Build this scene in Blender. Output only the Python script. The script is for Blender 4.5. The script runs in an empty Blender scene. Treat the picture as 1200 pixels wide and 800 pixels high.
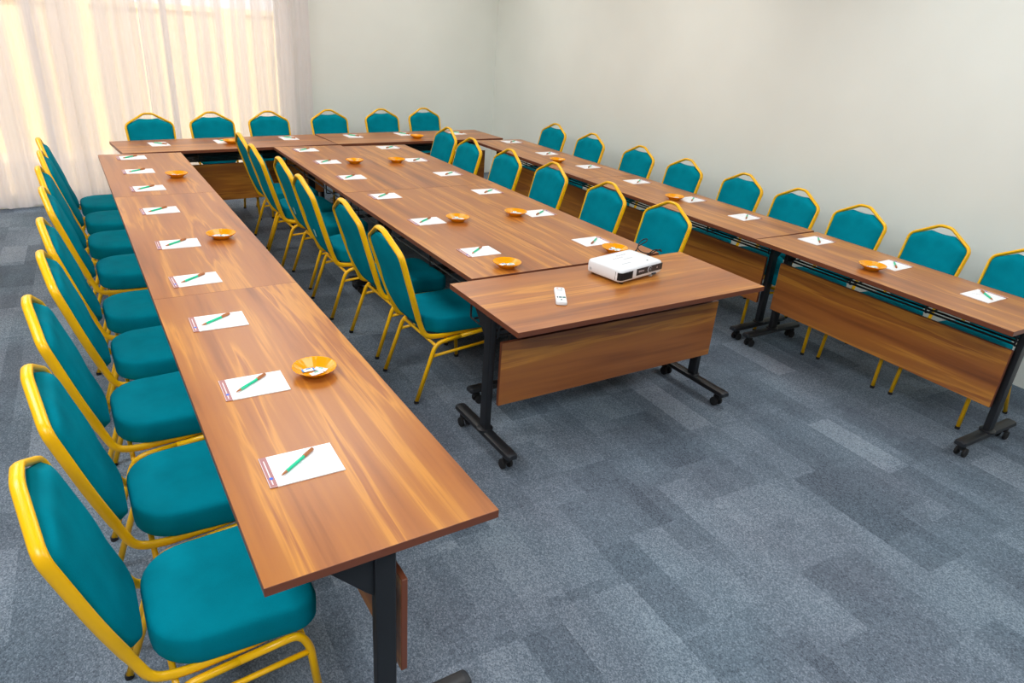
import bpy, bmesh, math, random
from mathutils import Vector, Matrix
random.seed(7)
SC = bpy.context.scene
COL = SC.collection
PI = math.pi

# ------------------------------------------------------------------ materials
def nodes(name):
    m = bpy.data.materials.new(name); m.use_nodes = True
    nt = m.node_tree
    return m, nt, nt.nodes['Principled BSDF']

def plain(name, col, rough=.5, metal=0., spec=.5, **kw):
    m, nt, b = nodes(name)
    b.inputs['Base Color'].default_value = (*col, 1)
    b.inputs['Roughness'].default_value = rough
    b.inputs['Metallic'].default_value = metal
    b.inputs['Specular IOR Level'].default_value = spec
    for k, v in kw.items():
        b.inputs[k.replace('_', ' ')].default_value = v
    return m

class G:
    """small node-graph helper"""
    def __init__(s, nt): s.nt = nt
    def n(s, t, **p):
        nd = s.nt.nodes.new(t)
        for k, v in p.items(): setattr(nd, k, v)
        return nd
    def put(s, inp, v):
        if hasattr(v, 'node') and hasattr(v, 'is_output'): s.nt.links.new(v, inp)
        else: inp.default_value = v
    def m(s, op, a, b=0., c=None):
        nd = s.n('ShaderNodeMath', operation=op); s.put(nd.inputs[0], a); s.put(nd.inputs[1], b)
        if c is not None: s.put(nd.inputs[2], c)
        return nd.outputs[0]
    def comb(s, x, y, z=0.):
        nd = s.n('ShaderNodeCombineXYZ'); s.put(nd.inputs[0], x); s.put(nd.inputs[1], y); s.put(nd.inputs[2], z)
        return nd.outputs[0]
    def noise(s, vec, scale=1., detail=2., rough=.5, dist=0.):
        nd = s.n('ShaderNodeTexNoise'); s.put(nd.inputs['Vector'], vec)
        nd.inputs['Scale'].default_value = scale; nd.inputs['Detail'].default_value = detail
        nd.inputs['Roughness'].default_value = rough; nd.inputs['Distortion'].default_value = dist
        return nd.outputs[0]
    def white(s, vec):
        nd = s.n('ShaderNodeTexWhiteNoise', noise_dimensions='3D'); s.put(nd.inputs['Vector'], vec)
        return nd.outputs['Value']
    def ramp(s, fac, stops, interp='LINEAR'):
        nd = s.n('ShaderNodeValToRGB'); s.put(nd.inputs[0], fac)
        cr = nd.color_ramp; cr.interpolation = interp
        while len(cr.elements) > 1: cr.elements.remove(cr.elements[-1])
        for i, (p, c) in enumerate(stops):
            e = cr.elements[0] if i == 0 else cr.elements.new(p)
            e.position = p; e.color = (*c, 1)
        return nd.outputs[0]
    def mix(s, fac, a, b, bt='MIX'):
        nd = s.n('ShaderNodeMix', data_type='RGBA', blend_type=bt)
        s.put(nd.inputs[0], fac); s.put(nd.inputs[6], a); s.put(nd.inputs[7], b)
        return nd.outputs[2]
    def objxyz(s):
        tc = s.n('ShaderNodeTexCoord'); sp = s.n('ShaderNodeSeparateXYZ')
        s.nt.links.new(tc.outputs['Object'], sp.inputs[0]); return sp.outputs
    def bump(s, h, strength, dist, bsdf):
        nd = s.n('ShaderNodeBump'); nd.inputs['Strength'].default_value = strength
        nd.inputs['Distance'].default_value = dist; s.put(nd.inputs['Height'], h)
        s.nt.links.new(nd.outputs[0], bsdf.inputs['Normal'])

def lin(r, g, b):
    f = lambda c: (c/255/12.92) if c/255 <= .04045 else ((c/255+.055)/1.055)**2.4
    return (f(r), f(g), f(b))

def wood_mat(name, dark=1.0):
    m, nt, b = nodes(name); g = G(nt); x, y, z = g.objxyz()
    oi = g.n('ShaderNodeObjectInfo').outputs['Random']
    off = g.m('MULTIPLY', oi, 37.)
    vec = g.comb(g.m('MULTIPLY_ADD', x, .55, off), g.m('MULTIPLY', y, 7.5), g.m('MULTIPLY_ADD', z, 7.5, off))
    big = g.noise(vec, 1., 3., .55, .55)
    vec2 = g.comb(g.m('MULTIPLY_ADD', x, 1.3, off), g.m('MULTIPLY', y, 42.), g.m('MULTIPLY', z, 42.))
    fine = g.noise(vec2, 1., 3., .6, .3)
    fac = g.m('ADD', g.m('MULTIPLY', big, .8), g.m('MULTIPLY', fine, .2))
    d = dark
    cs = [(.26, lin(114, 62, 29)), (.38, lin(148, 84, 34)), (.45, lin(166, 98, 41)), (.52, lin(173, 106, 41)), (.57, lin(202, 134, 50)), (.61, lin(160, 92, 40)), (.72, lin(193, 123, 45))]
    cs = [(p, tuple(v*d for v in c)) for p, c in cs]
    col = g.ramp(fac, cs)
    nt.links.new(col, b.inputs['Base Color'])
    b.inputs['Roughness'].default_value = .30
    b.inputs['Specular IOR Level'].default_value = .78
    g.bump(fine, .03, .001, b)
    return m

def fabric_mat(name, col):
    m, nt, b = nodes(name); g = G(nt)
    tc = g.n('ShaderNodeTexCoord').outputs['Object']
    n1 = g.noise(tc, 700., 2., .6); n2 = g.noise(tc, 9., 2., .5)
    c = g.ramp(g.m('ADD', g.m('MULTIPLY', n1, .5), g.m('MULTIPLY', n2, .5)),
               [(.35, tuple(v*.82 for v in col)), (.65, tuple(v*1.12 for v in col))])
    nt.links.new(c, b.inputs['Base Color'])
    b.inputs['Roughness'].default_value = .75
    b.inputs['Specular IOR Level'].default_value = .03
    b.inputs['Sheen Weight'].default_value = 0.
    b.inputs['Sheen Roughness'].default_value = .4
    b.inputs['Sheen Tint'].default_value = (.4, .9, .95, 1)
    g.bump(n1, .25, .0006, b)
    return m

def carpet_mat():
    m, nt, b = nodes('carpet'); g = G(nt); x0, y0, z0 = g.objxyz()
    a = math.radians(-2.5)
    x = g.m('ADD', g.m('MULTIPLY', x0, math.cos(a)), g.m('MULTIPLY', y0, math.sin(a)))
    y = g.m('SUBTRACT', g.m('MULTIPLY', y0, math.cos(a)), g.m('MULTIPLY', x0, math.sin(a)))
    def cells(w, l, seed, stag):
        i = g.m('FLOOR', g.m('DIVIDE', x, w))
        o = g.m('MULTIPLY', g.white(g.comb(g.m('FLOOR', g.m('DIVIDE', x, stag)), seed, 1.5)), 1.)
        j = g.m('FLOOR', g.m('ADD', g.m('DIVIDE', y, l), o))
        return g.white(g.comb(i, j, seed))
    A = cells(.1667, .5, 3.1, .5); B = cells(.25, .5, 7.7, .25); Cc = cells(.0833, .5, 5.2, .5)
    v = g.m('ADD', g.m('ADD', g.m('MULTIPLY', A, .42), g.m('MULTIPLY', B, .38)), g.m('MULTIPLY', Cc, .2))
    tc = g.n('ShaderNodeTexCoord').outputs['Object']
    fx = lambda v, k: g.m('FLOOR', g.m('MULTIPLY', v, k))
    w1 = g.white(g.comb(fx(x, 330.), fx(y, 250.), 2.)); w2 = g.white(g.comb(fx(x, 170.), fx(y, 140.), 9.))
    sp = g.m('ADD', g.m('MULTIPLY', w1, .6), g.m('MULTIPLY', w2, .4))
    mid = g.noise(tc, 2.2, 3., .6)
    v2 = g.m('ADD', g.m('ADD', g.m('MULTIPLY_ADD', v, .38, .19), g.m('MULTIPLY', mid, .25)), g.m('MULTIPLY', g.m('SUBTRACT', sp, .5), .48))
    col = g.ramp(v2, [(.1, lin(54, 62, 72)), (.5, lin(103, 115, 128)), (.9, lin(158, 169, 181))])
    tint = g.ramp(g.noise(tc, 1.1, 2., .6), [(.35, (1.03, .985, .99)), (.65, (.96, 1.01, 1.02))])
    col = g.mix(1., col, tint, 'MULTIPLY')
    nt.links.new(col, b.inputs['Base Color'])
    b.inputs['Roughness'].default_value = .95
    b.inputs['Specular IOR Level'].default_value = .12
    g.bump(g.noise(tc, 300., 2., .6), .25, .002, b)
    return m

def wall_mat(name, col):
    m, nt, b = nodes(name); g = G(nt)
    tc = g.n('ShaderNodeTexCoord').outputs['Object']
    n1 = g.noise(tc, 1.3, 3., .5); n2 = g.noise(tc, 160., 2., .5)
    c = g.ramp(n1, [(.3, tuple(v*.97 for v in col)), (.7, tuple(min(v*1.02, 1) for v in col))])
    nt.links.new(c, b.inputs['Base Color']); b.inputs['Roughness'].default_value = .7
    b.inputs['Specular IOR Level'].default_value = .25
    g.bump(n2, .05, .001, b)
    return m

def curtain_mat(streaks):
    """sheer voile: single layers let the daylight through, folds lying double do not"""
    m = bpy.data.materials.new('sheer_voile'); m.use_nodes = True; nt = m.node_tree; nt.nodes.clear(); g = G(nt)
    x, y, z = g.objxyz()
    wob = g.m('MULTIPLY', g.m('SUBTRACT', g.noise(g.comb(g.m('MULTIPLY', x, 1.2), g.m('MULTIPLY', z, .7), 0.), 1., 2., .5), .5), .09)
    xs = g.m('DIVIDE', g.m('ADD', g.m('ADD', x, wob), 2.), 6.)       # 0..1 over x -2..4
    stops = [(0., (0, 0, 0))]
    for c, w, s in streaks:
        p = (c+2)/6; h = w/12
        stops += [(p-h*1.5, (0, 0, 0)), (p-h*.6, (s, s, s)), (p+h*.6, (s, s, s)), (p+h*1.5, (0, 0, 0))]
    stops.sort(key=lambda q: q[0])
    thin = None
    for k in range(1, len(stops), 28):
        r_ = g.ramp(xs, [(0., (0, 0, 0))]+stops[k:k+28]+[(min(stops[min(k+27, len(stops)-1)][0]+.0005, 1.), (0, 0, 0))])
        thin = r_ if thin is None else g.m('MAXIMUM', thin, r_)
    fine = g.noise(g.comb(g.m('MULTIPLY', x, 14.), g.m('MULTIPLY', z, .25), 0.), 1., 3., .6)
    thin = g.m('ADD', g.m('MULTIPLY', thin, .48), g.m('MULTIPLY', g.m('MAXIMUM', g.m('SUBTRACT', fine, .5), 0.), .9))
    tr = g.n('ShaderNodeBsdfTransparent'); tr.inputs[0].default_value = (1, .98, .95, 1)
    tl = g.n('ShaderNodeBsdfTranslucent'); tl.inputs[0].default_value = (.86, .80, .78, 1)
    df = g.n('ShaderNodeBsdfDiffuse'); df.inputs[0].default_value = (.86, .84, .87, 1)
    m1 = g.n('ShaderNodeMixShader'); m1.inputs[0].default_value = .5
    nt.links.new(tl.outputs[0], m1.inputs[1]); nt.links.new(df.outputs[0], m1.inputs[2])
    m2 = g.n('ShaderNodeMixShader'); g.put(m2.inputs[0], g.m('ADD', g.m('MULTIPLY', thin, .8), .07))
    nt.links.new(m1.outputs[0], m2.inputs[1]); nt.links.new(tr.outputs[0], m2.inputs[2])
    out = g.n('ShaderNodeOutputMaterial'); nt.links.new(m2.outputs[0], out.inputs[0])
    return m

M = {}
M['wood'] = wood_mat('laminate_wood')
M['edge'] = plain('wood_edge_band', lin(120, 66, 44), .4)
M['black'] = plain('black_powder_coat', (.012, .013, .016), .38)
M['cap'] = plain('dark_plastic', (.018, .021, .027), .5)
M['rubber'] = plain('black_rubber', (.01, .01, .011), .7)
M['steel'] = plain('zinc_steel', (.6, .6, .6), .3, 1.)
M['yellow'] = plain('yellow_enamel', lin(255, 194, 4), .3, 0., .5)
M['teal'] = fabric_mat('teal_fabric', (0., .232, .315))
M['carpet'] = carpet_mat()
M['wall'] = wall_mat('cream_paint', lin(242, 246, 240))
M['ceil'] = wall_mat('dimmed_white_paint', lin(205, 205, 202))  # unseen ceiling, greyed so it throws less light back down
M['wall_dim'] = wall_mat('dimmed_taupe_paint', lin(150, 140, 130))  # unseen left and front walls, darkened to cut bounce light
M['paper'] = plain('white_paper', lin(246, 247, 250), .6)
M['header'] = plain('mauve_print', lin(176, 122, 122), .5)
M['hline'] = plain('white_print', lin(238, 225, 228), .5)
M['blue'] = plain('blue_print', lin(60, 110, 215), .5)
M['grey_print'] = plain('grey_print', lin(205, 207, 212), .6)
M['pen_green'] = plain('green_plastic', lin(0, 200, 148), .3)
M['pen_brown'] = plain('copper_brown_plastic', lin(176, 108, 56), .3)
M['orange'] = plain('orange_plastic', lin(255, 170, 0), .18, 0., .5, Transmission_Weight=.15, Subsurface_Weight=0.)
M['mint'] = plain('white_wrapper', lin(232, 240, 245), .3)
M['mint_blue'] = plain('blue_wrapper', lin(50, 130, 200), .3)
M['mint_green'] = plain('green_wrapper', lin(120, 190, 170), .3)
M['pwhite'] = plain('white_plastic', lin(236, 239, 244), .35)
M['pdark'] = plain('charcoal_plastic', (.03, .032, .038), .35)
M['pgrey'] = plain('grey_plastic', lin(190, 195, 202), .4)
M['glass_lens'] = plain('lens_glass', (.25, .28, .3), .05, 0., .8)
M['btn'] = plain('teal_button', lin(60, 120, 120), .5)
M['red'] = plain('pale_red_button', lin(230, 180, 170), .5)
M['frame_white'] = plain('white_aluminium', lin(225, 225, 225), .4)
M['plaster'] = wall_mat('yellow_plaster', lin(245, 224, 178))
M['ground'] = wall_mat('pale_paving', lin(228, 212, 190))
M['patch'] = plain('pale_teal_patch', lin(165, 215, 215), .6)
gm, gnt, gb = nodes('clear_glass'); gb.inputs['Transmission Weight'].default_value = 1; gb.inputs['Roughness'].default_value = 0; gb.inputs['IOR'].default_value = 1.01; gb.inputs['Base Color'].default_value = (1, 1, 1, 1)
M['glass'] = gm
em, ent, eb = nodes('lamp_diffuser'); eb.inputs['Base Color'].default_value = (.9, .9, .9, 1); eb.inputs['Emission Color'].default_value = (1, .98, .95, 1); eb.inputs['Emission Strength'].default_value = 2
M['lamp'] = em

# ------------------------------------------------------------------ mesh helpers
def obj(name, bm, mat, parent=None, smooth=False):
    me = bpy.data.meshes.new(name)
    bmesh.ops.recalc_face_normals(bm, faces=bm.faces)
    if smooth:
        for f in bm.faces: f.smooth = True
        if smooth != 'all':
            for e in bm.edges:
                if len(e.link_faces) == 2 and e.calc_face_angle(0) > math.radians(38): e.smooth = False
    bm.to_mesh(me); bm.free()
    for mm in (mat if isinstance(mat, (list, tuple)) else [mat]): me.materials.append(mm)
    o = bpy.data.objects.new(name, me); COL.objects.link(o)
    if parent is not None: o.parent = parent
    return o

def box(bm, x0, x1, y0, y1, z0, z1, mi=0, mat=None):
    vs = [bm.verts.new((x, y, z)) for x in (x0, x1) for y in (y0, y1) for z in (z0, z1)]
    fs = [(0, 1, 3, 2), (4, 6, 7, 5), (0, 4, 5, 1), (2, 3, 7, 6), (0, 2, 6, 4), (1, 5, 7, 3)]
    out = []
    for f in fs:
        fc = bm.faces.new([vs[i] for i in f]); fc.material_index = mi; out.append(fc)
    if mat is not None:
        for v in vs: v.co = mat @ v.co
    return vs, out

def bevel(bm, w=.002, seg=2):
    bmesh.ops.bevel(bm, geom=list(bm.edges), offset=w, segments=seg, profile=.7, affect='EDGES')

def fillet(pts, r, n=6):
    """round the corners of an open polyline; r one radius or a list"""
    pts = [Vector(p) for p in pts]; out = [pts[0]]
    for i in range(1, len(pts)-1):
        rr = r[i-1] if isinstance(r, (list, tuple)) else r
        a, b, c = pts[i-1], pts[i], pts[i+1]
        u = (a-b); v = (c-b); l = min(u.length, v.length)*.48
        d = min(rr, l); p0 = b+u.normalized()*d; p1 = b+v.normalized()*d
        for k in range(n+1):
            t = k/n; out.append(p0*(1-t)**2+b*2*t*(1-t)+p1*t*t)
    out.append(pts[-1]); return out

def tube(bm, pts, ra, rb=None, n=10, closed=False, up=Vector((0, 0, 1)), caps=True):
    """sweep an ellipse: ra along the side direction, rb along the 'up' direction"""
    rb = rb or ra; pts = [Vector(p) for p in pts]; N = len(pts); rings = []
    upv = None
    for i, p in enumerate(pts):
        if closed: t = (pts[(i+1) % N]-pts[i-1])
        else: t = pts[min(i+1, N-1)]-pts[max(i-1, 0)]
        t.normalize()
        if upv is None:
            upv = up-t*up.dot(t)
            if upv.length < .05: upv = Vector((1, 0, 0))-t*t.x
        else: upv = upv-t*upv.dot(t)
        upv.normalize(); side = t.cross(upv)
        rings.append([bm.verts.new(p+side*(ra*math.cos(2*PI*k/n))+upv*(rb*math.sin(2*PI*k/n))) for k in range(n)])
    M_ = N if closed else N-1
    for i in range(M_):
        A, B = rings[i], rings[(i+1) % N]
        if closed and i == N-1:      # pick the best twist match
            best = min(range(n), key=lambda s: sum((A[k].co-B[(k+s) % n].co).length for k in range(n)))
            B = [B[(k+best) % n] for k in range(n)]
        for k in range(n): bm.faces.new((A[k], A[(k+1) % n], B[(k+1) % n], B[k]))
    if not closed and caps:
        bm.faces.new(rings[0]); bm.faces.new(rings[-1])

def lathe(bm, prof, n=24, origin=(0, 0, 0), axis='z', fr=None):
    ox, oy, oz = origin; rings = []
    for j, (r, h) in enumerate(prof):
        ring = []
        for k in range(n):
            a = 2*PI*k/n; rr = r*(fr(a, j) if fr else 1)
            c, s = rr*math.cos(a), rr*math.sin(a)
            co = (ox+c, oy+s, oz+h) if axis == 'z' else ((ox+h, oy+c, oz+s) if axis == 'x' else (ox+c, oy+h, oz+s))
            ring.append(bm.verts.new(co))
        rings.append(ring)
    for a, b in zip(rings, rings[1:]):
        for k in range(n): bm.faces.new((a[k], a[(k+1) % n], b[(k+1) % n], b[k]))
    return rings

def capped(bm, rings):
    bm.faces.new(rings[0]); bm.faces.new(rings[-1])

def thing(name, label, cat, loc=(0, 0, 0), rz=0., group=None):
    o = bpy.data.objects.new(name, None); COL.objects.link(o); o.empty_display_size = .1
    o.location = loc; o.rotation_euler = (0, 0, rz); tagit(o, label, cat, group); return o

def tagit(o, label, cat, group=None):
    o['label'] = label; o['category'] = cat
    if group: o['group'] = group
    return o

def copy_tree(o, parent=None):
    c = o.copy(); COL.objects.link(c)
    if parent is not None: c.parent = parent
    for ch in list(o.children): copy_tree(ch, c)
    return c

def structure(name, bm, mat, parent=None, smooth=False):
    o = obj(name, bm, mat, parent, smooth)
    if parent is None: o['kind'] = 'structure'
    return o

# ------------------------------------------------------------------ camera (fitted to the photograph)
f, yaw, pitch, roll = 811.713, 0.58361, 0.43040, 0.07394
CAM = Vector((-.2050, -1.2240, 1.9100))
def camera():
    cy, sy, cp, sp = math.cos(yaw), math.sin(yaw), math.cos(pitch), math.sin(pitch)
    fwd = Vector((sy*cp, cy*cp, -sp)); right = Vector((cy, -sy, 0)); up = right.cross(fwd)
    r = right*math.cos(roll)+up*math.sin(roll); u = up*math.cos(roll)-right*math.sin(roll)
    cd = bpy.data.cameras.new('camera'); cd.lens = f/1200*36; cd.sensor_width = 36; cd.sensor_fit = 'HORIZONTAL'
    co = bpy.data.objects.new('camera', cd); COL.objects.link(co)
    m = Matrix.Identity(4)
    for i in range(3): m[i][0] = r[i]; m[i][1] = u[i]; m[i][2] = -fwd[i]; m[i][3] = CAM[i]
    co.matrix_world = m; cd.clip_start = .05; cd.clip_end = 200
    SC.camera = co
camera()

# ------------------------------------------------------------------ the room
H = 3.0; XR = 4.76; XL = -3.2; YF = -3.4
BA = math.radians(4.86)                       # the back wall runs slightly off square
PV = Vector((-.8, 6.70, 0))
def wl(u, v, z=0.):                            # wall-local to world
    return Vector((PV.x+u*math.cos(BA)-v*math.sin(BA), PV.y+u*math.sin(BA)+v*math.cos(BA), z))
def yb(x): return PV.y+(x-PV.x)*math.tan(BA)
def uof(x): return (x-PV.x)/math.cos(BA)
UL, UR = uof(XL), uof(XR)

bm = bmesh.new()
vs = [bm.verts.new(c) for c in ((XL, YF, 0), (XR, YF, 0), (XR, yb(XR)+.2, 0), (XL, yb(XL)+.2, 0))]
bm.faces.new(vs); g_ = bmesh.ops.extrude_face_region(bm, geom=list(bm.faces))
for v in g_['geom']:
    if isinstance(v, bmesh.types.BMVert): v.co.z -= .1
structure('floor', bm, M['carpet'])
bm = bmesh.new()
vs = [bm.verts.new(c) for c in ((XL-.2, YF-.2, H), (XR+.2, YF-.2, H), (XR+.2, yb(XR)+.25, H), (XL-.2, yb(XL)+.25, H))]
bm.faces.new(vs); g_ = bmesh.ops.extrude_face_region(bm, geom=list(bm.faces))
for v in g_['geom']:
    if isinstance(v, bmesh.types.BMVert): v.co.z += .15
structure('ceiling', bm, M['ceil'])
bm = bmesh.new(); box(bm, XR, XR+.15, YF, yb(XR)+.2, -.1, H); structure('wall_right', bm, M['wall'])
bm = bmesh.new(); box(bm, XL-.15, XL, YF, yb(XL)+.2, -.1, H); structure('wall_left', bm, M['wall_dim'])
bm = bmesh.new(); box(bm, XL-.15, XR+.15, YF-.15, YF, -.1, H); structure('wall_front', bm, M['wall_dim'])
# back wall with a tall window opening hidden behind the sheers
WU0, WU1, WZ0, WZ1 = -1.75, 2.78, .06, 2.75
bm = bmesh.new()
T = .18
for (a, b, c, d) in ((UL-.1, WU0, -.1, H), (WU1, UR, -.1, H), (WU0, WU1, WZ1, H), (WU0, WU1, -.1, WZ0)):
    box(bm, a, b, 0, T, c, d)
o = structure('wall_back', bm, M['wall']); o.location = PV; o.rotation_euler = (0, 0, BA)
# window
bm = bmesh.new(); fw = .05
box(bm, WU0, WU1, .05, .11, WZ0, WZ0+fw); box(bm, WU0, WU1, .05, .11, WZ1-fw, WZ1)
for k in range(5):
    u = WU0+(WU1-WU0-fw)*k/4; box(bm, u, u+fw, .05, .11, WZ0+fw, WZ1-fw)
for k in range(4):
    u = WU0+(WU1-WU0-fw)*k/4+fw; box(bm, u, u+(WU1-WU0-fw)/4-fw, .055, .105, 2.1, 2.14)
w = structure('window_1', bm, M['frame_white']); w.location = PV; w.rotation_euler = (0, 0, BA)
bm = bmesh.new(); box(bm, WU0+fw, WU1-fw, .078, .082, WZ0+fw, WZ1-fw)
obj('window_pane', bm, M['glass'], w)

# outside, seen only as glow through the sheers
bm = bmesh.new(); box(bm, -9, 12, 0, 14, -.2, -.1)
o = structure('ground', bm, M['ground']); o.location = (0, 7.45, 0)
bm = bmesh.new(); box(bm, -7, 8, 0, .2, -.1, 1.75); box(bm, -7.05, 8.05, -.05, .25, 1.75, 1.82)
for k in range(8):
    x = -6.5+k*2.; box(bm, x, x+.35, -.08, 0, -.1, 1.75)
o = obj('backdrop_wall', bm, M['plaster']); o.location = (.5, 10.3, 0); o.rotation_euler = (0, 0, BA)  # backdrop added outside so its warm tone glows through the thin streaks
tagit(o, 'unseen yellow backdrop wall added to glow warm through the sheer curtains', 'wall')

# sheer curtains: two panels meeting at a narrow dark gap
STREAK = [(-1.9, .06, .8), (-1.45, .1, .6), (-1.05, .05, .9), (-.62, .10, .8), (-.35, .05, .5), (-.12, .07, .55), (.10, .035, .7), (.38, .12, .95), (.62, .04, .35),
          (.93, .085, .8), (1.12, .04, .35), (1.44, .03, .3), (1.55, .06, .7), (1.66, .08, .45), (1.82, .08, .75), (2.02, .05, .55), (2.17, .07, .95), (2.38, .05, .65), (2.66, .06, .75), (2.86, .03, .4)]
M['voile'] = curtain_mat(STREAK)
def curtain(u0, u1, label, seed):
    rnd = random.Random(seed); bm = bmesh.new()
    nu = int((u1-u0)/.0125); nz = 22; ph = [rnd.uniform(0, 6.28) for _ in range(6)]
    grid = []
    for j in range(nz+1):
        z = .03+(2.93-.03)*j/nz; row = []
        for i in range(nu+1):
            u = u0+(u1-u0)*i/nu
            w_ = .8+.35*math.sin(1.1*z+ph[5])
            v = -.13+.022*math.sin(2*PI*u/.13+ph[0]+.5*math.sin(u*3+ph[1]))*w_+.018*math.sin(2*PI*u/.31+ph[2]+.25*z)+.006*math.sin(2*PI*u/.055+ph[3])
            du = .012*math.sin(2*PI*u/.4+ph[4]+z*.8)*(1-j/nz)
            zz = z + (.006*math.sin(u*19+ph[0])+.008*math.sin(u*7) if j == 0 else 0)
            row.append(bm.verts.new((u+du, v, zz)))
        grid.append(row)
    for j in range(nz):
        for i in range(nu): bm.faces.new((grid[j][i], grid[j][i+1], grid[j+1][i+1], grid[j+1][i]))
    root = thing('sheer_curtain', label, 'curtain', PV, BA)
    p = obj('fabric_panel', bm, M['voile'], root, smooth='all')
    bm = bmesh.new()
    tube(bm, [(u0, -.13, 2.955), (u1, -.13, 2.955)], .018, .018, 8)
    for k in range(int((u1-u0)/.5)+1): box(bm, u0+.02+k*.5, u0+.05+k*.5, -.145, -.115, 2.965, 3.0)
    obj('curtain_track', bm, M['frame_white'], root)
    bm = bmesh.new()
    pts = [(v.co.x, v.co.y, v.co.z+.012) for v in []]
    return root
curtain(-2.2, 1.352, 'white sheer voile curtain left of the narrow dark gap, glowing warm from the window behind', 3)
curtain(1.372, 3.02, 'white sheer voile curtain right of the narrow dark gap, ending at the cream wall', 9)

# ------------------------------------------------------------------ ceiling lights
def ceiling_light(x, y, label, power, tint):
    t = thing('ceiling_light', label, 'ceiling light', (x, y, H), 0, 'ceiling light panels')
    bm = bmesh.new(); a, b = .6, .6
    for (x0, x1, y0, y1) in ((-a, a, -b, -b+.03), (-a, a, b-.03, b), (-a, -a+.03, -b+.03, b-.03), (a-.03, a, -b+.03, b-.03)):
        box(bm, x0, x1, y0, y1, -.035, 0)
    obj('panel_frame', bm, M['frame_white'], t)
    bm = bmesh.new(); box(bm, -a+.03, a-.03, -b+.03, b-.03, -.012, -.002)
    obj('diffuser', bm, M['lamp'], t)
    ld = bpy.data.lights.new('panel_lamp', 'AREA'); ld.shape = 'RECTANGLE'; ld.size = 1.14; ld.size_y = 1.14
    ld.energy = power; ld.color = tint
    lo = bpy.data.objects.new('panel_lamp', ld); COL.objects.link(lo); lo.parent = t; lo.location = (0, 0, -.04)
    return t
for px_, x in ((44, -1.4), (16, 1.2), (15, 3.5)):
    for py_, y in ((1.35, -1.6), (1., 1.1), (.66, 3.6), (.52, 5.8)):
        ceiling_light(x, y, 'square white light panel flush in the ceiling above the tables', px_*py_, (.93, .98, 1.) if y < 2 else ((1., .91, .80) if x < 0 else (1., .985, .95)))

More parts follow.
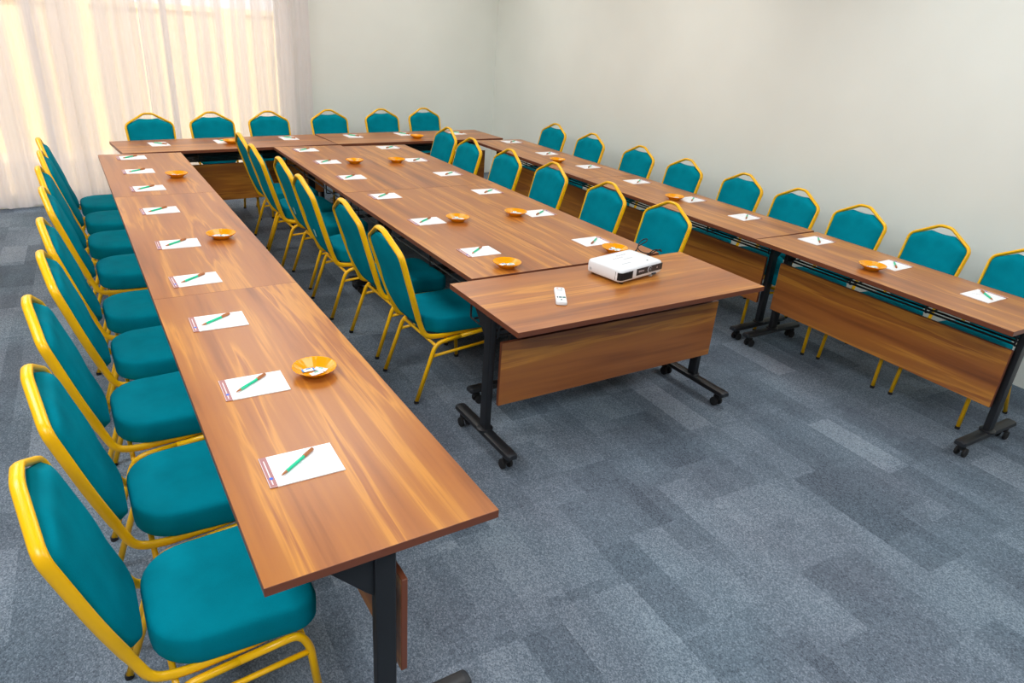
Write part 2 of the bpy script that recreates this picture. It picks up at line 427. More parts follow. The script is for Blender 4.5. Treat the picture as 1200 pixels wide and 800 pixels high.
# ------------------------------------------------------------------ folding tables
# local frame: length along x, the side where people sit is -y, modesty panel towards +y, origin on the floor
def make_table(L, W, label, loc, rz, grp='wheeled folding conference tables', inset=.055, pshift=0., rack=True, panel=True):
    t = thing('folding_table', label, 'table', loc, rz, grp)
    h = .75; th = .025
    bm = bmesh.new(); vs, fs = box(bm, -L/2, L/2, -W/2, W/2, h-th, h)
    bevel(bm, .0009, 1)
    for fc in bm.faces:
        n = fc.normal; fc.normal_update(); n = fc.normal
        fc.material_index = 0 if n.z > .9 else 1
    obj('tabletop', bm, [M['wood'], M['edge']], t)
    ex = L/2-inset
    # modesty panel
    if panel:
        bm = bmesh.new(); pe = ex+(inset-.055)*.9; box(bm, -pe+.008+pshift, pe+.008+pshift, .045, .063, .25, .58); bevel(bm, .0015, 1)
        for fc in bm.faces:
            fc.normal_update(); fc.material_index = 0 if abs(fc.normal.y) > .9 else 1
        obj('modesty_panel', bm, [M['wood'], M['edge']], t)
    # under-top cross tube and brackets
    bm = bmesh.new()
    tube(bm, [(-ex, 0, .66), (ex, 0, .66)], .016, .016, 10)
    obj('crossbar', bm, M['black'], t, True)
    for s in (-1, 1):
        x = s*ex
        bm = bmesh.new()                                     # upright: rounded-rectangle tube
        pts = [(x, 0, .085), (x, 0, .70)]
        vs, fs = box(bm, x-.017, x+.017, -.029, .029, .1, .70); bevel(bm, .01, 3)
        up = obj('upright', bm, M['black'], t, True)
        bm = bmesh.new(); lathe_r = lathe(bm, [(.0, .099), (.04, .099), (.04, .106), (.032, .109)], 20, (x, 0, 0)); 
        bm.faces.new(lathe_r[-1]); obj('collar', bm, M['black'], up, True)
        bm = bmesh.new()                                     # tilting bracket under the top
        box(bm, x-.022, x+.022, -.20, .19, .712, .7245)
        prof = [(-.17, .713), (-.029, .713), (-.029, .56), (-.05, .58)]
        A = [bm.verts.new((x-.004, a, b)) for a, b in prof]; B = [bm.verts.new((x+.004, a, b)) for a, b in prof]
        bm.faces.new(A); bm.faces.new(B[::-1])
        for k in range(4): bm.faces.new((A[k], A[(k+1) % 4], B[(k+1) % 4], B[k]))
        br = obj('tilt_bracket', bm, M['black'], t)
        bm = bmesh.new()
        for yy in (-.18, .17): capped(bm, lathe(bm, [(.006, s*.0), (.006, s*.006)], 10, (x+s*.022, yy, .716), 'x'))
        obj('bolt', bm, M['steel'], br, True)
        # foot beam
        bm = bmesh.new()
        prof = [(-.026, .075), (.026, .075), (.030, .083), (.026, .098), (.012, .103), (-.012, .103), (-.026, .098), (-.030, .083)]
        ys = [-.25, .25]; rings = [[bm.verts.new((x+a, y, b)) for a, b in prof] for y in ys]
        for k in range(8): bm.faces.new((rings[0][k], rings[0][(k+1) % 8], rings[1][(k+1) % 8], rings[1][k]))
        bm.faces.new(rings[0]); bm.faces.new(rings[1])
        ft = obj('foot', bm, M['black'], t, True)
        for q in (-1, 1):
            bm = bmesh.new()
            rr = [[bm.verts.new((x+a*k_, q*y, .088+(b-.088)*k_)) for a, b in prof] for y, k_ in ((.25, 1.02), (.262, .95), (.268, .75))]
            for i in range(2):
                for k in range(8): bm.faces.new((rr[i][k], rr[i][(k+1) % 8], rr[i+1][(k+1) % 8], rr[i+1][k]))
            bm.faces.new(rr[0]); bm.faces.new(rr[2]); obj('end_cap', bm, M['cap'], ft, True)
            bm = bmesh.new(); y = q*.215
            capped(bm, lathe(bm, [(.009, .055), (.009, .078)], 10, (x, y, 0)))
            box(bm, x-.011, x+.011, y-.022, y+.016, .04, .06)
            for sx in (-1, 1):
                pr = [(.012, 0), (.024, .001), (.0255, .004), (.0255, .012), (.024, .015), (.012, .016)]
                pr = [(r, sx*(.011+hh)) for r, hh in pr]
                capped(bm, lathe(bm, pr, 18, (x, y-.008*q, .0258), 'x'))
            obj('caster', bm, M['rubber'], ft, True)
    # wire book shelf
    if not rack: return t
    bm = bmesh.new()
    for yy in (-.19, -.135, -.08, -.025, .03): tube(bm, [(-ex+.02, yy, .605), (ex-.02, yy, .605)], .0062, .0062, 6)
    for xx in (-ex+.02, -ex*.33, ex*.33, ex-.02):
        tube(bm, fillet([(xx, -.225, .712), (xx, -.225, .597), (xx, .038, .597), (xx, .038, .712)], .015, 4), .005, .005, 6)
    obj('book_rack', bm, M['black'], t, True)
    return t

def ctr(x0, x1, y0, y1): return ((x0+x1)/2, (y0+y1)/2)
T_ = {}
# left run: panel towards +x -> rotate so local +y = +x  (rz=-90)
ls = [(0., 1.849), (1.8495, 3.720), (3.7205, 5.175)]
ll = ['wood-topped folding table nearest the camera, at the near end of the left run',
      'wood-topped folding table in the middle of the left run of tables',
      'wood-topped folding table at the far end of the left run, touching the back table']
for k, ((a, b), lb) in enumerate(zip(ls, ll)): make_table(b-a, .6, lb, (.302, (a+b)/2, 0), -PI/2, rack=k > 0)
cl = [(1.592, 3.476), (3.479, 5.31)]
for (a, b), n_ in zip(cl, ('near', 'far')):
    make_table(b-a, .62, '%s wood-topped table of the left half of the centre block' % n_, (1.70, (a+b)/2, 0), -PI/2, panel=False)
cr = [(1.592, 3.475), (3.477, 5.25)]
for (a, b), n_ in zip(cr, ('near', 'far')):
    make_table(b-a, .625, '%s wood-topped table of the right half of the centre block' % n_, (2.3227, (a+b)/2, 0), PI/2)
make_table(1.52, .625, 'wood-topped folding table set crosswise under the white projector', (2.016, 1.254, 0), PI+math.radians(-.2), pshift=-.035)
rs = [(.018, 1.583, 3.735), (1.597, 3.457, 3.778), (3.461, 5.38, 3.775)]
rl = ['wood-topped folding table at the near end of the right run',
      'wood-topped folding table in the middle of the right run along the cream wall',
      'wood-topped folding table at the far end of the right run, in the room corner']
for k, ((a, b, cx), lb) in enumerate(zip(rs, rl)): make_table(b-a, .6, lb, (cx+(.02 if k == 0 else 0), (a+b)/2, 0), PI/2-(math.radians(1.4) if k == 0 else 0))
# back run
def along(x0, y0, x1, y1, W, lb, inset=.055):
    a = math.atan2(y1-y0, x1-x0); L = math.hypot(x1-x0, y1-y0)
    c = Vector(((x0+x1)/2, (y0+y1)/2, 0))+Vector((-math.sin(a), math.cos(a), 0))*(W/2)
    make_table(L, W, lb, c, a+PI, inset=inset)
along(.179, 5.20, 2.0, 5.372, .585, 'wood-topped table of the back run standing in front of the sheer curtains')
along(2.005, 5.374, 3.905, 5.478, .60, 'wood-topped table of the back run in front of the plain cream wall', .145)

# ------------------------------------------------------------------ chairs
def interp(tab, z):
    if z <= tab[0][0]: return tab[0][1]
    for (a, b), (c, d) in zip(tab, tab[1:]):
        if z <= c: t = (z-a)/(c-a); t = t*t*(3-2*t)*.35+t*.65; return b+(d-b)*t
    return tab[-1][1]
XB = [(.42, -.195), (.605, -.253), (.843, -.320), (.935, -.346)]
WB = [(.42, .170), (.605, .190), (.80, .199), (.843, .201)]
def make_chair():
    t = thing('banquet_chair', '', 'chair')
    # back frame: one bent tube, rails under the seat, uprights, shoulders and pointed handle
    half = [(.20, .15, .372), (.10, .180, .368), (-.10, .182, .362), (-.172, .176, .372), (-.203, .172, .45), (-.253, .192, .605), (-.320, .201, .838), (-.3445, .036, .930)]
    full = half+[(x, -y, z) for x, y, z in reversed(half)]
    hr = [.05, .05, .055, .05, .12, .034, .022]
    pts = fillet(full, hr+hr[::-1], 6)
    bm = bmesh.new()
    # ellipse: wide fore-and-aft, thin sideways; built with explicit frames
    N = len(pts); n = 10; rings = []
    for i, p in enumerate(pts):
        tg = (pts[min(i+1, N-1)]-pts[max(i-1, 0)]).normalized()
        # direction normal to the loop surface
        tz = abs(tg.z)
        nrm = Vector((1, 0, .26)) if p.z > .47 else (Vector((1, 0, .5)) if p.z > .40 and p.x < -.1 else Vector((0, 0, 1)))
        if p.x < -.12 and p.z <= .40: nrm = Vector((.5, 0, 1))
        nrm = (nrm-tg*nrm.dot(tg)).normalized(); sd = tg.cross(nrm)
        wn, ws = (.0165, .0100) if p.z > .47 else ((.0145, .0105) if p.x < -.05 else (.011, .011))
        rings.append([bm.verts.new(p+nrm*(wn*math.cos(2*PI*k/n))+sd*(ws*math.sin(2*PI*k/n))) for k in range(n)])
    for A, B in zip(rings, rings[1:]):
        best = 0
        for k in range(n): bm.faces.new((A[k], A[(k+1) % n], B[(k+1) % n], B[k]))
    bm.faces.new(rings[0]); bm.faces.new(rings[-1])
    tube(bm, fillet([(.195, .152, .372), (.222, .10, .374), (.222, -.10, .374), (.195, -.152, .372)], .05, 5), .011, .011, 8)
    obj('back_frame', bm, M['yellow'], t, 'all')
    # seat cushion
    def outline(k, inset=0.):
        pts = []
        corners = [(-.178, .198, .11), (.232, .212, .06)]
        def arc(cx, cy, r, a0, a1, n=7): return [(cx+r*math.cos(a0+(a1-a0)*i/n), cy+r*math.sin(a0+(a1-a0)*i/n)) for i in range(n+1)]
        i = inset
        r1, r2 = .13-i*.8, .065-i*.6; xb, xf, wb, wf = -.160+i, .250-i, .196-i, .208-i
        P = arc(xb+r1, wb-r1, r1, PI, PI/2)+arc(xf-r2, wf-r2, r2, PI/2, 0)
        P += [(x, -y) for x, y in reversed(P)]
        return P
    bm = bmesh.new(); rings = []
    for inset, z in ((.014, .376), (.004, .379), (.000, .386), (-.001, .41), (-.001, .440), (.001, .455), (.005, .463), (.013, .4675), (.03, .4705), (.06, .474), (.09, .476), (.118, .4735)):
        ring = []
        for (x, y) in outline(0, inset):
            xx = x
            zz = z+(-.008*((xx-.12)/.12)**2 if xx > .12 and z > .45 else 0)
            ring.append(bm.verts.new((x, y, zz)))
        rings.append(ring)
    for A, B in zip(rings, rings[1:]):
        n_ = len(A)
        for k in range(n_): bm.faces.new((A[k], A[(k+1) % n_], B[(k+1) % n_], B[k]))
    bm.faces.new(rings[0]); bm.faces.new(rings[-1])
    obj('seat', bm, M['teal'], t, 'all')
    # backrest cushion
    bm = bmesh.new(); ns, nt_ = 24, 26; F = []; Bk = []
    for i in range(ns+1):
        s = -1+2*i/ns; a = abs(s)
        zt = .884+.006*(a/.40)**2 if a < .40 else .890-(a-.40)/.60*.056-(.012*((a-.9)/.1)**2 if a > .9 else 0)
        zb_ = .425 if a < .35 else .425+.07*((a-.35)/.65)**2.4
        fr, bk = [], []
        for j in range(nt_+1):
            tt = j/nt_; z = zb_+(zt-zb_)*tt
            w = interp(WB, z)-.006; u = s*w
            e = (1-a**5)*(1-abs(2*tt-1)**9)
            xb = interp(XB, z)
            fr.append(bm.verts.new((xb+.006+.034*max(e, 0)**.5, u, z)))
            bk.append(bm.verts.new((xb-.004-.008*max(e, 0)**.6, u, z)))
        F.append(fr); Bk.append(bk)
    for i in range(ns):
        for j in range(nt_):
            bm.faces.new((F[i][j], F[i+1][j], F[i+1][j+1], F[i][j+1]))
            bm.faces.new((Bk[i][j], Bk[i][j+1], Bk[i+1][j+1], Bk[i+1][j]))
    for i in range(ns):
        bm.faces.new((F[i][0], Bk[i][0], Bk[i+1][0], F[i+1][0])); bm.faces.new((F[i][-1], F[i+1][-1], Bk[i+1][-1], Bk[i][-1]))
    for j in range(nt_):
        bm.faces.new((F[0][j], F[0][j+1], Bk[0][j+1], Bk[0][j])); bm.faces.new((F[-1][j], Bk[-1][j], Bk[-1][j+1], F[-1][j+1]))
    obj('backrest', bm, M['teal'], t, 'all')
    # legs
    for s in (-1, 1):
        rear = fillet([(-.236, s*.212, .006), (-.120, s*.203, .335), (.03, s*.203, .350)], .05, 6)
        front = fillet([(.03, s*.203, .350), (.185, s*.203, .364), (.212, s*.204, .31), (.238, s*.212, .006)], [.05, .05], 6)
        for nm, pp in (('leg', rear), ('leg', front)):
            bm = bmesh.new(); tube(bm, pp, .0115, .0115, 10, up=Vector((0, 1, 0))); lg = obj('leg', bm, M['yellow'], t, 'all')
            e = pp[0] if nm and pp is rear else pp[-1]
            bm = bmesh.new(); capped(bm, lathe(bm, [(.0128, 0), (.0135, .004), (.0128, .016)], 12, (e.x, e.y, 0)))
            obj('rubber_foot', bm, M['rubber'], lg, True)
        bm = bmesh.new(); tube(bm, [(-.142, s*.2045, .262), (.214, s*.205, .290)], .0085, .0085, 8); obj('stretcher', bm, M['yellow'], t, 'all')
    for x, z in ((-.122, .322), (.198, .335)):
        bm = bmesh.new(); tube(bm, [(x, -.202, z), (x, .202, z)], .0085, .0085, 8); obj('crossbar', bm, M['yellow'], t, 'all')
    return t

proto = make_chair(); used = [False]
def chair(x, y, rz, label, group):
    o = proto if not used[0] else copy_tree(proto)
    used[0] = True
    o.location = (x, y, 0); o.rotation_euler = (0, 0, rz); o['label'] = label; o['group'] = group
    return o
ORD = ['nearest the camera', 'second from the camera', 'third from the camera', 'fourth from the camera', 'fifth from the camera', 'sixth from the camera', 'seventh from the camera', 'eighth from the camera', 'farthest from the camera']
def ordn(i, n): return ORD[8] if i == n-1 else ORD[i]
jr = random.Random(5)
LP_ = [(-.073, .402), (-.058, .931), (-.063, 1.522), (-.021, 2.053), (-.019, 2.583), (-.008, 3.247), (-.023, 3.808), (-.012, 4.346), (-.018, 4.857)]
for i, (x, y) in enumerate(LP_):
    chair(x, y, math.radians(jr.uniform(-1, 1)), 'teal banquet chair at the left run of tables, %s' % ordn(i, 9), 'chairs along the left run of tables')
CLP_ = [(1.415, 1.988), (1.424, 2.584), (1.374, 3.255), (1.407, 3.86), (1.343, 4.394), (1.367, 4.939)]
for i, (x, y) in enumerate(CLP_):
    c = chair(x, y, .01+math.radians(jr.uniform(-1, 1)), 'teal banquet chair showing its back at the centre block, %s' % ordn(i, 6), 'chairs on the left side of the centre block')
    if i in (2, 3):
        bm = bmesh.new(); box(bm, -.0008, .0008, -.016, .016, -.024, .024)  # thin pale teal patch on the rear of these two backrests
        o = obj('pale_patch', bm, M['patch'], [k for k in c.children if k.name.startswith('backrest')][0])
        o.location = (interp(XB, .54)-.0165, .02, .54); o.rotation_euler = (0, -math.radians(16), 0); o['label'] = 'small pale patch on the chair back'
CRP_ = [(2.701, 1.948), (2.68, 2.555), (2.702, 3.272), (2.656, 3.864), (2.601, 4.439), (2.675, 5.061)]
for i, (x, y) in enumerate(CRP_):
    chair(x, y-.012, PI+.035+math.radians(jr.uniform(-.7, .7)), 'teal banquet chair in the aisle right of the centre block, %s' % ordn(i, 6), 'chairs on the right side of the centre block')
RP_ = [(4.06, .435, -4), (4.068, .951, -5), (4.052, 1.497, -2), (4.044, 2.01, -3), (4.076, 2.561, 0), (4.05, 3.190, 2), (4.08, 3.834, 3), (4.074, 4.572, 5), (4.078, 5.243, 5)]
for i, (x, y, d) in enumerate(RP_):      # (x, y) were read with the chair turned by -.08; keep the backrest's peak where it is
    a = PI+math.radians(d); y += .346*(math.sin(a)-math.sin(PI-.08))
    chair(x, y, a, 'teal banquet chair against the right cream wall, %s' % ordn(i, 9), 'chairs along the right wall')
BP_ = [(.514, 5.795), (1.066, 5.874), (1.616, 5.93), (2.27, 6.025), (2.896, 6.096), (3.452, 6.173)]
BL = ['leftmost, before the sheer curtain', 'second from the left, before the curtain', 'just left of the curtain edge', 'just right of the curtain edge', 'second from the right', 'rightmost']
for (x, y), lb in zip(BP_, BL): chair(x, y, -PI/2+.085, 'teal banquet chair behind the back tables, '+lb, 'chairs behind the back run of tables')

# ------------------------------------------------------------------ note pads and pens
ZT = .75
def make_pad():
    t = thing('notepad', '', 'notepad')
    bm = bmesh.new(); box(bm, -.081, .102, -.0735, .0735, 0, .003); obj('paper_sheets', bm, M['paper'], t)
    bm = bmesh.new(); box(bm, -.1015, -.081, -.0735, .0735, 0, .0032); h = obj('header_band', bm, M['header'], t)
    bm = bmesh.new()
    box(bm, -.0925, -.0895, -.062, -.040, .0032, .0035); box(bm, -.0925, -.0895, -.028, .055, .0032, .0035); box(bm, -.101, -.0995, -.0735, .0735, .0032, .0035)
    box(bm, -.1015, -.081, -.0735, -.0725, .0032, .0035)
    obj('white_lettering', bm, M['hline'], h)
    bm = bmesh.new(); r = lathe(bm, [(.0055, .0032), (.0055, .0036)], 14, (-.090, -.0335, 0)); capped(bm, r); obj('blue_emblem', bm, M['blue'], h)
    bm = bmesh.new()
    for (a, b, c, d) in ((.0, .012, -.020, -.018), (.008, .010, -.034, -.022), (.016, .030, -.028, -.0265), (.012, .022, -.044, -.0425), (.02, .028, -.05, -.0485), (-.004, .006, .006, .0075), (.0, .014, .018, .0195)):
        box(bm, a, b, c, d, .003, .0033)
    obj('printed_watermark', bm, M['grey_print'], t)
    return t
def make_pen():
    t = thing('pen', '', 'pen'); r = .0047
    bm = bmesh.new(); capped(bm, lathe(bm, [(r*.85, -.05), (r, -.045), (r, .030)], 12, (0, 0, r+.0003), 'x')); obj('barrel', bm, M['pen_green'], t, True)
    bm = bmesh.new(); capped(bm, lathe(bm, [(r*1.15, .028), (r*1.22, .034), (r*1.2, .062), (r*.9, .071)], 12, (0, 0, r+.0006), 'x'))
    cp = obj('cap', bm, M['pen_brown'], t, True)
    bm = bmesh.new(); box(bm, .036, .068, -.0012, .0012, 2*r+.0012, 2*r+.003); obj('clip', bm, M['pen_brown'], cp)
    bm = bmesh.new(); capped(bm, lathe(bm, [(.0012, -.071), (r*.6, -.062), (r*.86, -.050)], 12, (0, 0, r+.0003), 'x')); obj('tip', bm, M['pen_brown'], t, True)
    return t
pad0, pen0 = make_pad(), make_pen(); pu = [0]
def place_pad(x, y, rz, where, grp, pda=None):
    p = pad0 if pu[0] == 0 else copy_tree(pad0); q = pen0 if pu[0] == 0 else copy_tree(pen0); pu[0] += 1
    rz += math.radians(jr.uniform(-2, 2))
    p.location = (x, y, ZT+.0002); p.rotation_euler = (0, 0, rz); p['label'] = 'white notepad %s' % where; p['group'] = 'notepads '+grp
    c, s = math.cos(rz), math.sin(rz); dx, dy = -.008, .009
    q.location = (x+dx*c-dy*s, y+dx*s+dy*c, ZT+.0034)
    q.rotation_euler = (0, 0, rz+math.radians(38 if pda is None else pda)+math.radians(jr.uniform(-3, 3)))
    q['label'] = 'brown-capped green pen on the notepad %s' % where; q['group'] = 'pens '+grp
LP = [(.207, .418), (.199, .929), (.198, 1.515), (.198, 2.035), (.208, 2.611), (.210, 3.317), (.213, 3.916), (.215, 4.476), (.221, 5.003)]
for i, (x, y) in enumerate(LP): place_pad(x, y, 0, 'on the left run, %s' % ordn(i, 9), 'on the left run')
BP = [(.487, 5.585), (1.029, 5.642), (1.644, 5.752), (2.304, 5.80), (2.887, 5.86), (3.528, 5.861)]
BW = ['on the back tables, leftmost', 'on the back tables, second from left', 'on the back tables, third from the left', 'on the back tables, fourth from the left', 'on the back tables, fifth from left', 'on the back tables, rightmost']
for (x, y), w_ in zip(BP, BW): place_pad(x, y, -PI/2+math.radians(4), w_, 'on the back run')
CLP = [(1.638, 1.966), (1.632, 2.62), (1.632, 3.304), (1.618, 3.938), (1.63, 4.549), (1.617, 5.11)]
for i, (x, y) in enumerate(CLP): place_pad(x, y, 0, 'on the centre block left half, %s' % ordn(i, 6), 'on the centre block, left half')
CRP = [(2.389, 1.912), (2.443, 2.578), (2.424, 3.242), (2.424, 3.892), (2.409, 4.493), (2.415, 5.12)]
for i, (x, y) in enumerate(CRP): place_pad(x, y, PI, 'on the centre block right half, %s' % ordn(i, 6), 'on the centre block, right half')
RP = [(3.845, .362), (3.866, .895), (3.869, 1.425), (3.875, 2.033), (3.877, 2.574), (3.893, 3.227), (3.869, 3.879), (3.864, 4.549), (3.87, 5.235)]
for i, (x, y) in enumerate(RP): place_pad(x, y, PI, 'on the right run, %s' % ordn(i, 9), 'on the right run', 228 if i == 0 else None)

# ------------------------------------------------------------------ orange dishes with wrapped mints
def make_dish():
    t = thing('candy_dish', '', 'dish')
    bm = bmesh.new()
    scal = lambda a, j: 1+(.016*math.cos(24*a) if j in (4, 5, 6, 7) else (.008*math.cos(24*a) if j in (3, 8) else 0))
    pr = [(.0005, .006), (.034, .006), (.040, .009), (.058, .019), (.073, .029), (.0755, .0305), (.0755, .0285), (.072, .026), (.058, .0155), (.042, .006), (.040, .0), (.035, .0), (.035, .0035), (.0005, .0035)]
    r = lathe(bm, pr, 120, fr=scal)
    obj('bowl', bm, M['orange'], t, 'all')
    return t
def make_mint(kind):
    t = thing('wrapped_mint', '', 'mint')
    bm = bmesh.new(); n, m_ = 8, 6; L_, W_ = .017, .011
    top, bot = [], []
    for i in range(n+1):
        for j in range(m_+1):
            a, b = -1+2*i/n, -1+2*j/m_; hgt = .0045*max(0, 1-a**4)*max(0, 1-b**4)**.8
            top.append(bm.verts.new((a*L_, b*W_, .005+hgt))); bot.append(bm.verts.new((a*L_, b*W_, .0048-hgt)))
    for i in range(n):
        for j in range(m_):
            k = i*(m_+1)+j
            bm.faces.new((top[k], top[k+m_+1], top[k+m_+2], top[k+1])); bm.faces.new((bot[k], bot[k+1], bot[k+m_+2], bot[k+m_+1]))
    obj('wrapper', bm, M['mint'], t, 'all')
    for s in (-1, 1):
        bm = bmesh.new(); a, b = s*L_*.98, s*(L_+.005); box(bm, min(a, b), max(a, b), -W_*1.02, W_*1.02, .0042, .0056)
        obj('crimped_end', bm, M['mint_blue'] if kind else M['mint'], t)
    bm = bmesh.new(); box(bm, -.008, .008, -.004, .004, .0093, .0098); obj('printed_mark', bm, M['mint_blue'] if kind else M['mint_green'], t)
    return t
dish0 = make_dish(); mintA, mintB = make_mint(1), make_mint(0); du = [0, 0, 0]
def dish(x, y, where, n=3):
    d = dish0 if du[0] == 0 else copy_tree(dish0); du[0] += 1
    d.location = (x, y, ZT+.0003); d.rotation_euler = (0, 0, jr.uniform(0, .5)); d['label'] = 'scalloped translucent orange dish '+where; d['group'] = 'orange candy dishes'
    lay = [(-.019, .012, .25, 0, 1), (.022, .001, -.5, 0, 0), (.0, -.021, .15, 0, 0), (-.002, .008, 1.1, .0075, 0)][:n]
    for (dx, dy, a, dz, k) in lay:
        src = mintA if k else mintB; i = 1 if k else 2
        q = src if du[i] == 0 else copy_tree(src); du[i] += 1
        q.location = (x+dx, y+dy, ZT+.0068+dz); q.rotation_euler = (0, 0, a+jr.uniform(-.3, .3))
        q['label'] = ('blue-ended wrapped mint in the dish ' if k else 'white wrapped mint in the dish ')+where
        q['group'] = 'wrapped mints in the dish '+where
def fix(x, y, k=.02):     # dishes were located at their visible middle, slightly above the table
    return x, y
dish(.405, .935, 'on the left run, nearest the camera')
dish(.43, 2.655, 'on the left run, middle one')
dish(.438, 4.24, 'on the left run, farthest')
dish(1.080, 5.545, 'on the back tables, left one')
dish(2.93, 5.60, 'on the back tables, right one')
dish(1.840, 4.47, 'on the centre block left half, farthest')
dish(1.825, 2.575, 'on the centre block left half, middle', 4)
dish(1.652, 1.69, 'on the centre block left half, nearest', 2)
dish(2.205, 4.44, 'on the centre block right half, farthest')
dish(2.262, 2.585, 'on the centre block right half, middle', 4)
dish(2.385, 1.70, 'behind the white projector', 4)
dish(3.705, 4.15, 'on the right run, farthest')
dish(3.74, 2.62, 'on the right run, middle one')
dish(3.658, .90, 'on the right run, nearest the camera')

# ------------------------------------------------------------------ projector
def projector():
    t = thing('projector', 'white digital projector with dark front grille standing on the crosswise table', 'projector', (2.186, 1.378, ZT), math.radians(10))
    W2, D2 = .172, .116; z0, z1 = .012, .080
    def rr(w, d, r, z, n=6):
        P = []
        for (cx, cy, a0) in ((w-r, d-r, 0), (-w+r, d-r, PI/2), (-w+r, -d+r, PI), (w-r, -d+r, 1.5*PI)):
            for i in range(n+1):
                a = a0+PI/2*i/n; P.append((cx+r*math.cos(a), cy+r*math.sin(a), z))
        return P
    bm = bmesh.new(); rings = []
    for (ins, z) in ((.010, z0), (.003, z0+.003), (.001, z0+.010), (.0, .04), (.001, z1-.014), (.004, z1-.006), (.010, z1-.002), (.02, z1)):
        rings.append([bm.verts.new(p) for p in rr(W2-ins, D2-ins, .022-ins*.3, z)])
    for A, B in zip(rings, rings[1:]):
        n_ = len(A)
        for k in range(n_): bm.faces.new((A[k], A[(k+1) % n_], B[(k+1) % n_], B[k]))
    bm.faces.new(rings[0]); bm.faces.new(rings[-1]); obj('housing', bm, M['pwhite'], t, 'all')
    # front is -y.  exhaust grille left
    def strip(name, x0, x1, za, zb, dy, mat, par=t):
        bm = bmesh.new(); box(bm, x0, x1, -D2-dy, -D2+.02, za, zb); bevel(bm, .003, 2); return obj(name, bm, mat, par, True)
    bm = bmesh.new()
    pr = rr(W2+.0012, D2+.0015, .0225, 0, 6)
    # wrap a dark band around the left front corner
    band = [(-W2+.095, -D2-.0015)]+[(x, y) for x, y, z in pr[14:21]][::-1]+[(-W2-.0012, -D2+.035)]
    band = sorted(set(band), key=lambda p: (math.atan2(p[1]+D2-.03, p[0]+W2-.03)))
    A = [bm.verts.new((x, y, .024)) for x, y in band]; B = [bm.verts.new((x, y, .064)) for x, y in band]
    for k in range(len(band)-1): bm.faces.new((A[k], A[k+1], B[k+1], B[k]))
    ret = bmesh.ops.solidify(bm, geom=list(bm.faces), thickness=-.0015)
    gr = obj('exhaust_grille', bm, M['pdark'], t, True)
    bm = bmesh.new()
    for k in range(9): box(bm, -W2+.022+k*.0075, -W2+.0245+k*.0075, -D2-.0032, -D2-.001, .027, .061)
    obj('grille_slats', bm, M['cap'], gr)
    lw = strip('lens_window', -W2+.125, W2-.006, .031, .066, .0018, M['pdark'])
    bm = bmesh.new(); capped(bm, lathe(bm, [(.0172, -D2-.004), (.0172, -D2+.005)], 24, (.058, 0, .0485), 'y')); obj('lens_ring', bm, M['pgrey'], lw, True)
    bm = bmesh.new(); capped(bm, lathe(bm, [(.0135, -D2-.0052), (.0135, -D2+.005)], 24, (.0600, 0, .0485), 'y')); obj('lens', bm, M['pdark'], lw, True)
    bm = bmesh.new(); capped(bm, lathe(bm, [(.006, -D2-.0060), (.006, -D2+.005)], 20, (.060, 0, .0485), 'y')); obj('lens_glass', bm, M['glass_lens'], lw, True)
    bm = bmesh.new()   # small white mark right of the lens
    vs = [bm.verts.new(c) for c in ((.115, -D2-.0021, .045), (.125, -D2-.0021, .045), (.120, -D2-.0021, .057))]; bm.faces.new(vs); bmesh.ops.solidify(bm, geom=list(bm.faces), thickness=.0006)
    obj('white_mark', bm, M['hline'], lw)
    cu = bpy.data.curves.new('logo', 'FONT'); cu.body = 'EPSON'; cu.size = .0125; cu.extrude = .0003; cu.align_x = 'CENTER'; cu.align_y = 'CENTER'
    tmp = bpy.data.objects.new('tmp', cu); COL.objects.link(tmp); dg = bpy.context.evaluated_depsgraph_get()
    me = bpy.data.meshes.new_from_object(tmp.evaluated_get(dg)); bpy.data.objects.remove(tmp); me.materials.clear(); me.materials.append(M['hline'])
    lo = bpy.data.objects.new('logo_lettering', me); COL.objects.link(lo); lo.parent = lw
    lo.location = (-.010, -D2-.0022, .050); lo.rotation_euler = (PI/2, 0, 0); lo.scale = (1.15, 1, 1)
    strip('foot_lever', .085, .115, .014, .022, .006, M['pdark'])
    bm = bmesh.new()
    for (x, y) in ((-.135, -.095), (.135, .095), (-.135, .095)): capped(bm, lathe(bm, [(.009, 0), (.011, .004), (.010, .016)], 14, (x, y, 0)))
    obj('rubber_feet', bm, M['rubber'], t, True)
    bm = bmesh.new(); capped(bm, lathe(bm, [(.012, 0), (.012, .005), (.006, .006), (.006, .02)], 16, (.10, -.095, 0))); obj('front_foot', bm, M['pgrey'], t, True)
    bm = bmesh.new()
    for k in range(5): capped(bm, lathe(bm, [(.004, .0), (.004, .0012)], 12, (-.06+k*.016, .03, z1)))
    for k in range(4): box(bm, -.01+k*.02, .004+k*.02, .055, .060, z1, z1+.0008)
    obj('button', bm, M['pgrey'], t, True)
    bm = bmesh.new(); capped(bm, lathe(bm, [(.0045, 0), (.0045, .0015)], 14, (.085, -.075, z1))); obj('sensor', bm, M['pdark'], t, True)
    bm = bmesh.new(); tube(bm, [(-.09, -.05, z1+.0003), (-.02, -.05, z1+.0003)], .003, .0006, 8); tube(bm, [(-.02, .0, z1+.0003), (.05, .0, z1+.0003)], .002, .0006, 8); obj('slide_lever', bm, M['pgrey'], t, True)
    bm = bmesh.new(); capped(bm, lathe(bm, [(.008, -W2-.0006), (.008, -W2+.003)], 16, (0, .085, .034), 'x')); obj('side_port', bm, M['pgrey'], t, True)
projector()
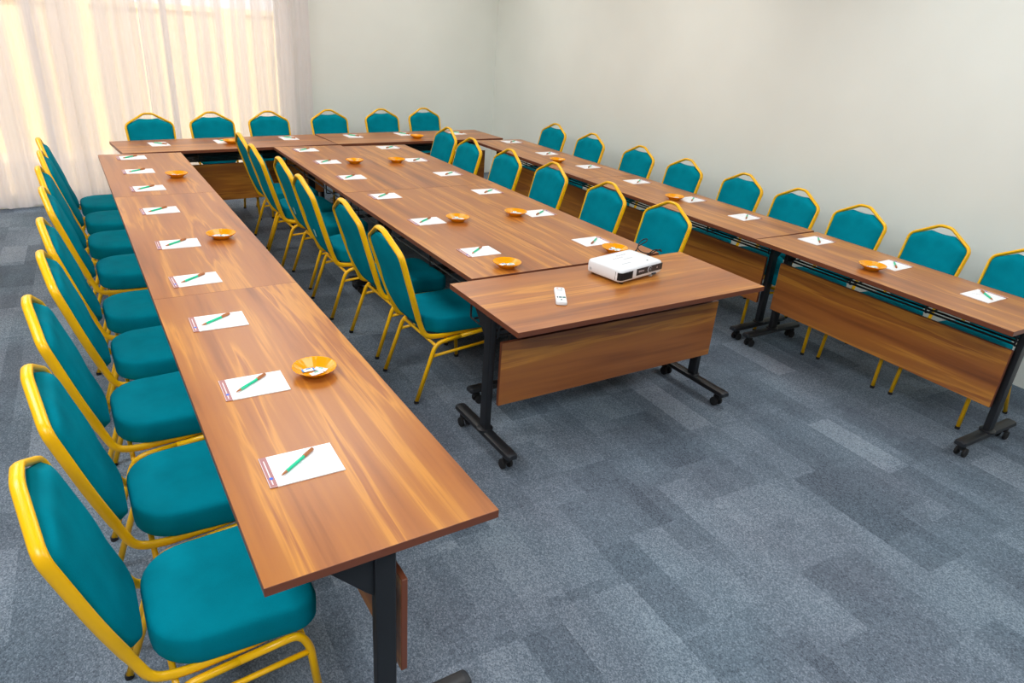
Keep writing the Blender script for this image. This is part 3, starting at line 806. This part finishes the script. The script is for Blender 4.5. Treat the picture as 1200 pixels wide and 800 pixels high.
# cable
def cable():
    P = [(2.29, 1.55, .775), (2.347, 1.600, 0.762), (2.404, 1.612, 0.755), (2.458, 1.63, 0.754), (2.504, 1.655, 0.754), (2.548, 1.686, 0.758), (2.589, 1.721, 0.775), (2.621, 1.73, 0.79), (2.647, 1.722, 0.795),
         (2.63, 1.708, 0.785), (2.592, 1.702, 0.775), (2.558, 1.694, 0.767), (2.535, 1.663, 0.761), (2.53, 1.62, 0.756), (2.564, 1.591, 0.754), (2.607, 1.592, 0.765), (2.625, 1.578, 0.775), (2.622, 1.562, 0.768), (2.609, 1.560, 0.775),
         (2.598, 1.590, 0.774), (2.573, 1.594, 0.763), (2.505, 1.562, 0.754), (2.465, 1.558, 0.754), (2.42, 1.575, 0.755), (2.36, 1.57, .765), (2.30, 1.535, .775)]
    pts = []
    P = [Vector(p) for p in P]
    for i in range(len(P)-1):
        a, b, c, d = P[max(i-1, 0)], P[i], P[i+1], P[min(i+2, len(P)-1)]
        for k in range(6):
            t = k/6; pts.append(.5*((2*b)+(c-a)*t+(2*a-5*b+4*c-d)*t*t+(3*b-a-3*c+d)*t**3))
    pts.append(P[-1])
    bm = bmesh.new(); tube(bm, pts, .0032, .0032, 8)
    o = obj('power_cable', bm, M['rubber'], None, 'all'); tagit(o, 'thin black cable looped on the table behind the white projector', 'cable')
cable()
# remote
def remote():
    a = math.atan2(1.30-1.126, 1.71-1.603)
    t = thing('remote_control', 'white remote control lying on the crosswise table left of the projector', 'remote', (1.655, 1.21, ZT), a)
    bm = bmesh.new(); rings = []
    for ins, z in ((.003, .0005), (0, .004), (0, .014), (.002, .018), (.006, .0195)):
        P = []
        w, d, r = .098-ins, .0255-ins, .010
        for (cx, cy, a0) in ((w-r, d-r, 0), (-w+r, d-r, PI/2), (-w+r, -d+r, PI), (w-r, -d+r, 1.5*PI)):
            for i in range(6): q = a0+PI/2*i/5; P.append(bm.verts.new((cx+r*math.cos(q), cy+r*math.sin(q), z)))
        rings.append(P)
    for A, B in zip(rings, rings[1:]):
        for k in range(len(A)): bm.faces.new((A[k], A[(k+1) % len(A)], B[(k+1) % len(A)], B[k]))
    bm.faces.new(rings[0]); bm.faces.new(rings[-1]); obj('shell', bm, M['pwhite'], t, True)
    for (x, y, w, d, mm) in ((.075, .010, .006, .005, 'red'), (.075, -.010, .006, .005, 'pgrey'), (.05, 0, .004, .012, 'pgrey'), (-.040, .016, .008, .003, 'cap'), (-.040, .003, .008, .007, 'btn'), (-.040, -.014, .008, .007, 'btn'), (-.070, 0, .006, .004, 'btn')):
        bm = bmesh.new(); box(bm, x-w, x+w, y-d, y+d, .019, .0208); bevel(bm, .0006, 1); obj('button', bm, M[mm], t)
remote()

# ------------------------------------------------------------------ light and view
sun = bpy.data.lights.new('sun', 'SUN'); sun.energy = 4.2; sun.angle = math.radians(1); sun.color = (1, .92, .80)
so = bpy.data.objects.new('sun', sun); COL.objects.link(so); so.rotation_euler = (math.radians(38), 0, math.radians(8))
W = bpy.data.worlds.new('sky'); SC.world = W; W.use_nodes = True
bg = W.node_tree.nodes['Background']; bg.inputs[0].default_value = (.93, .95, 1, 1); bg.inputs[1].default_value = 1.8
SC.view_settings.view_transform = 'Standard'; SC.view_settings.look = 'None'
SC.view_settings.exposure = .03; SC.view_settings.gamma = 1.; SC.view_settings.use_curve_mapping = False
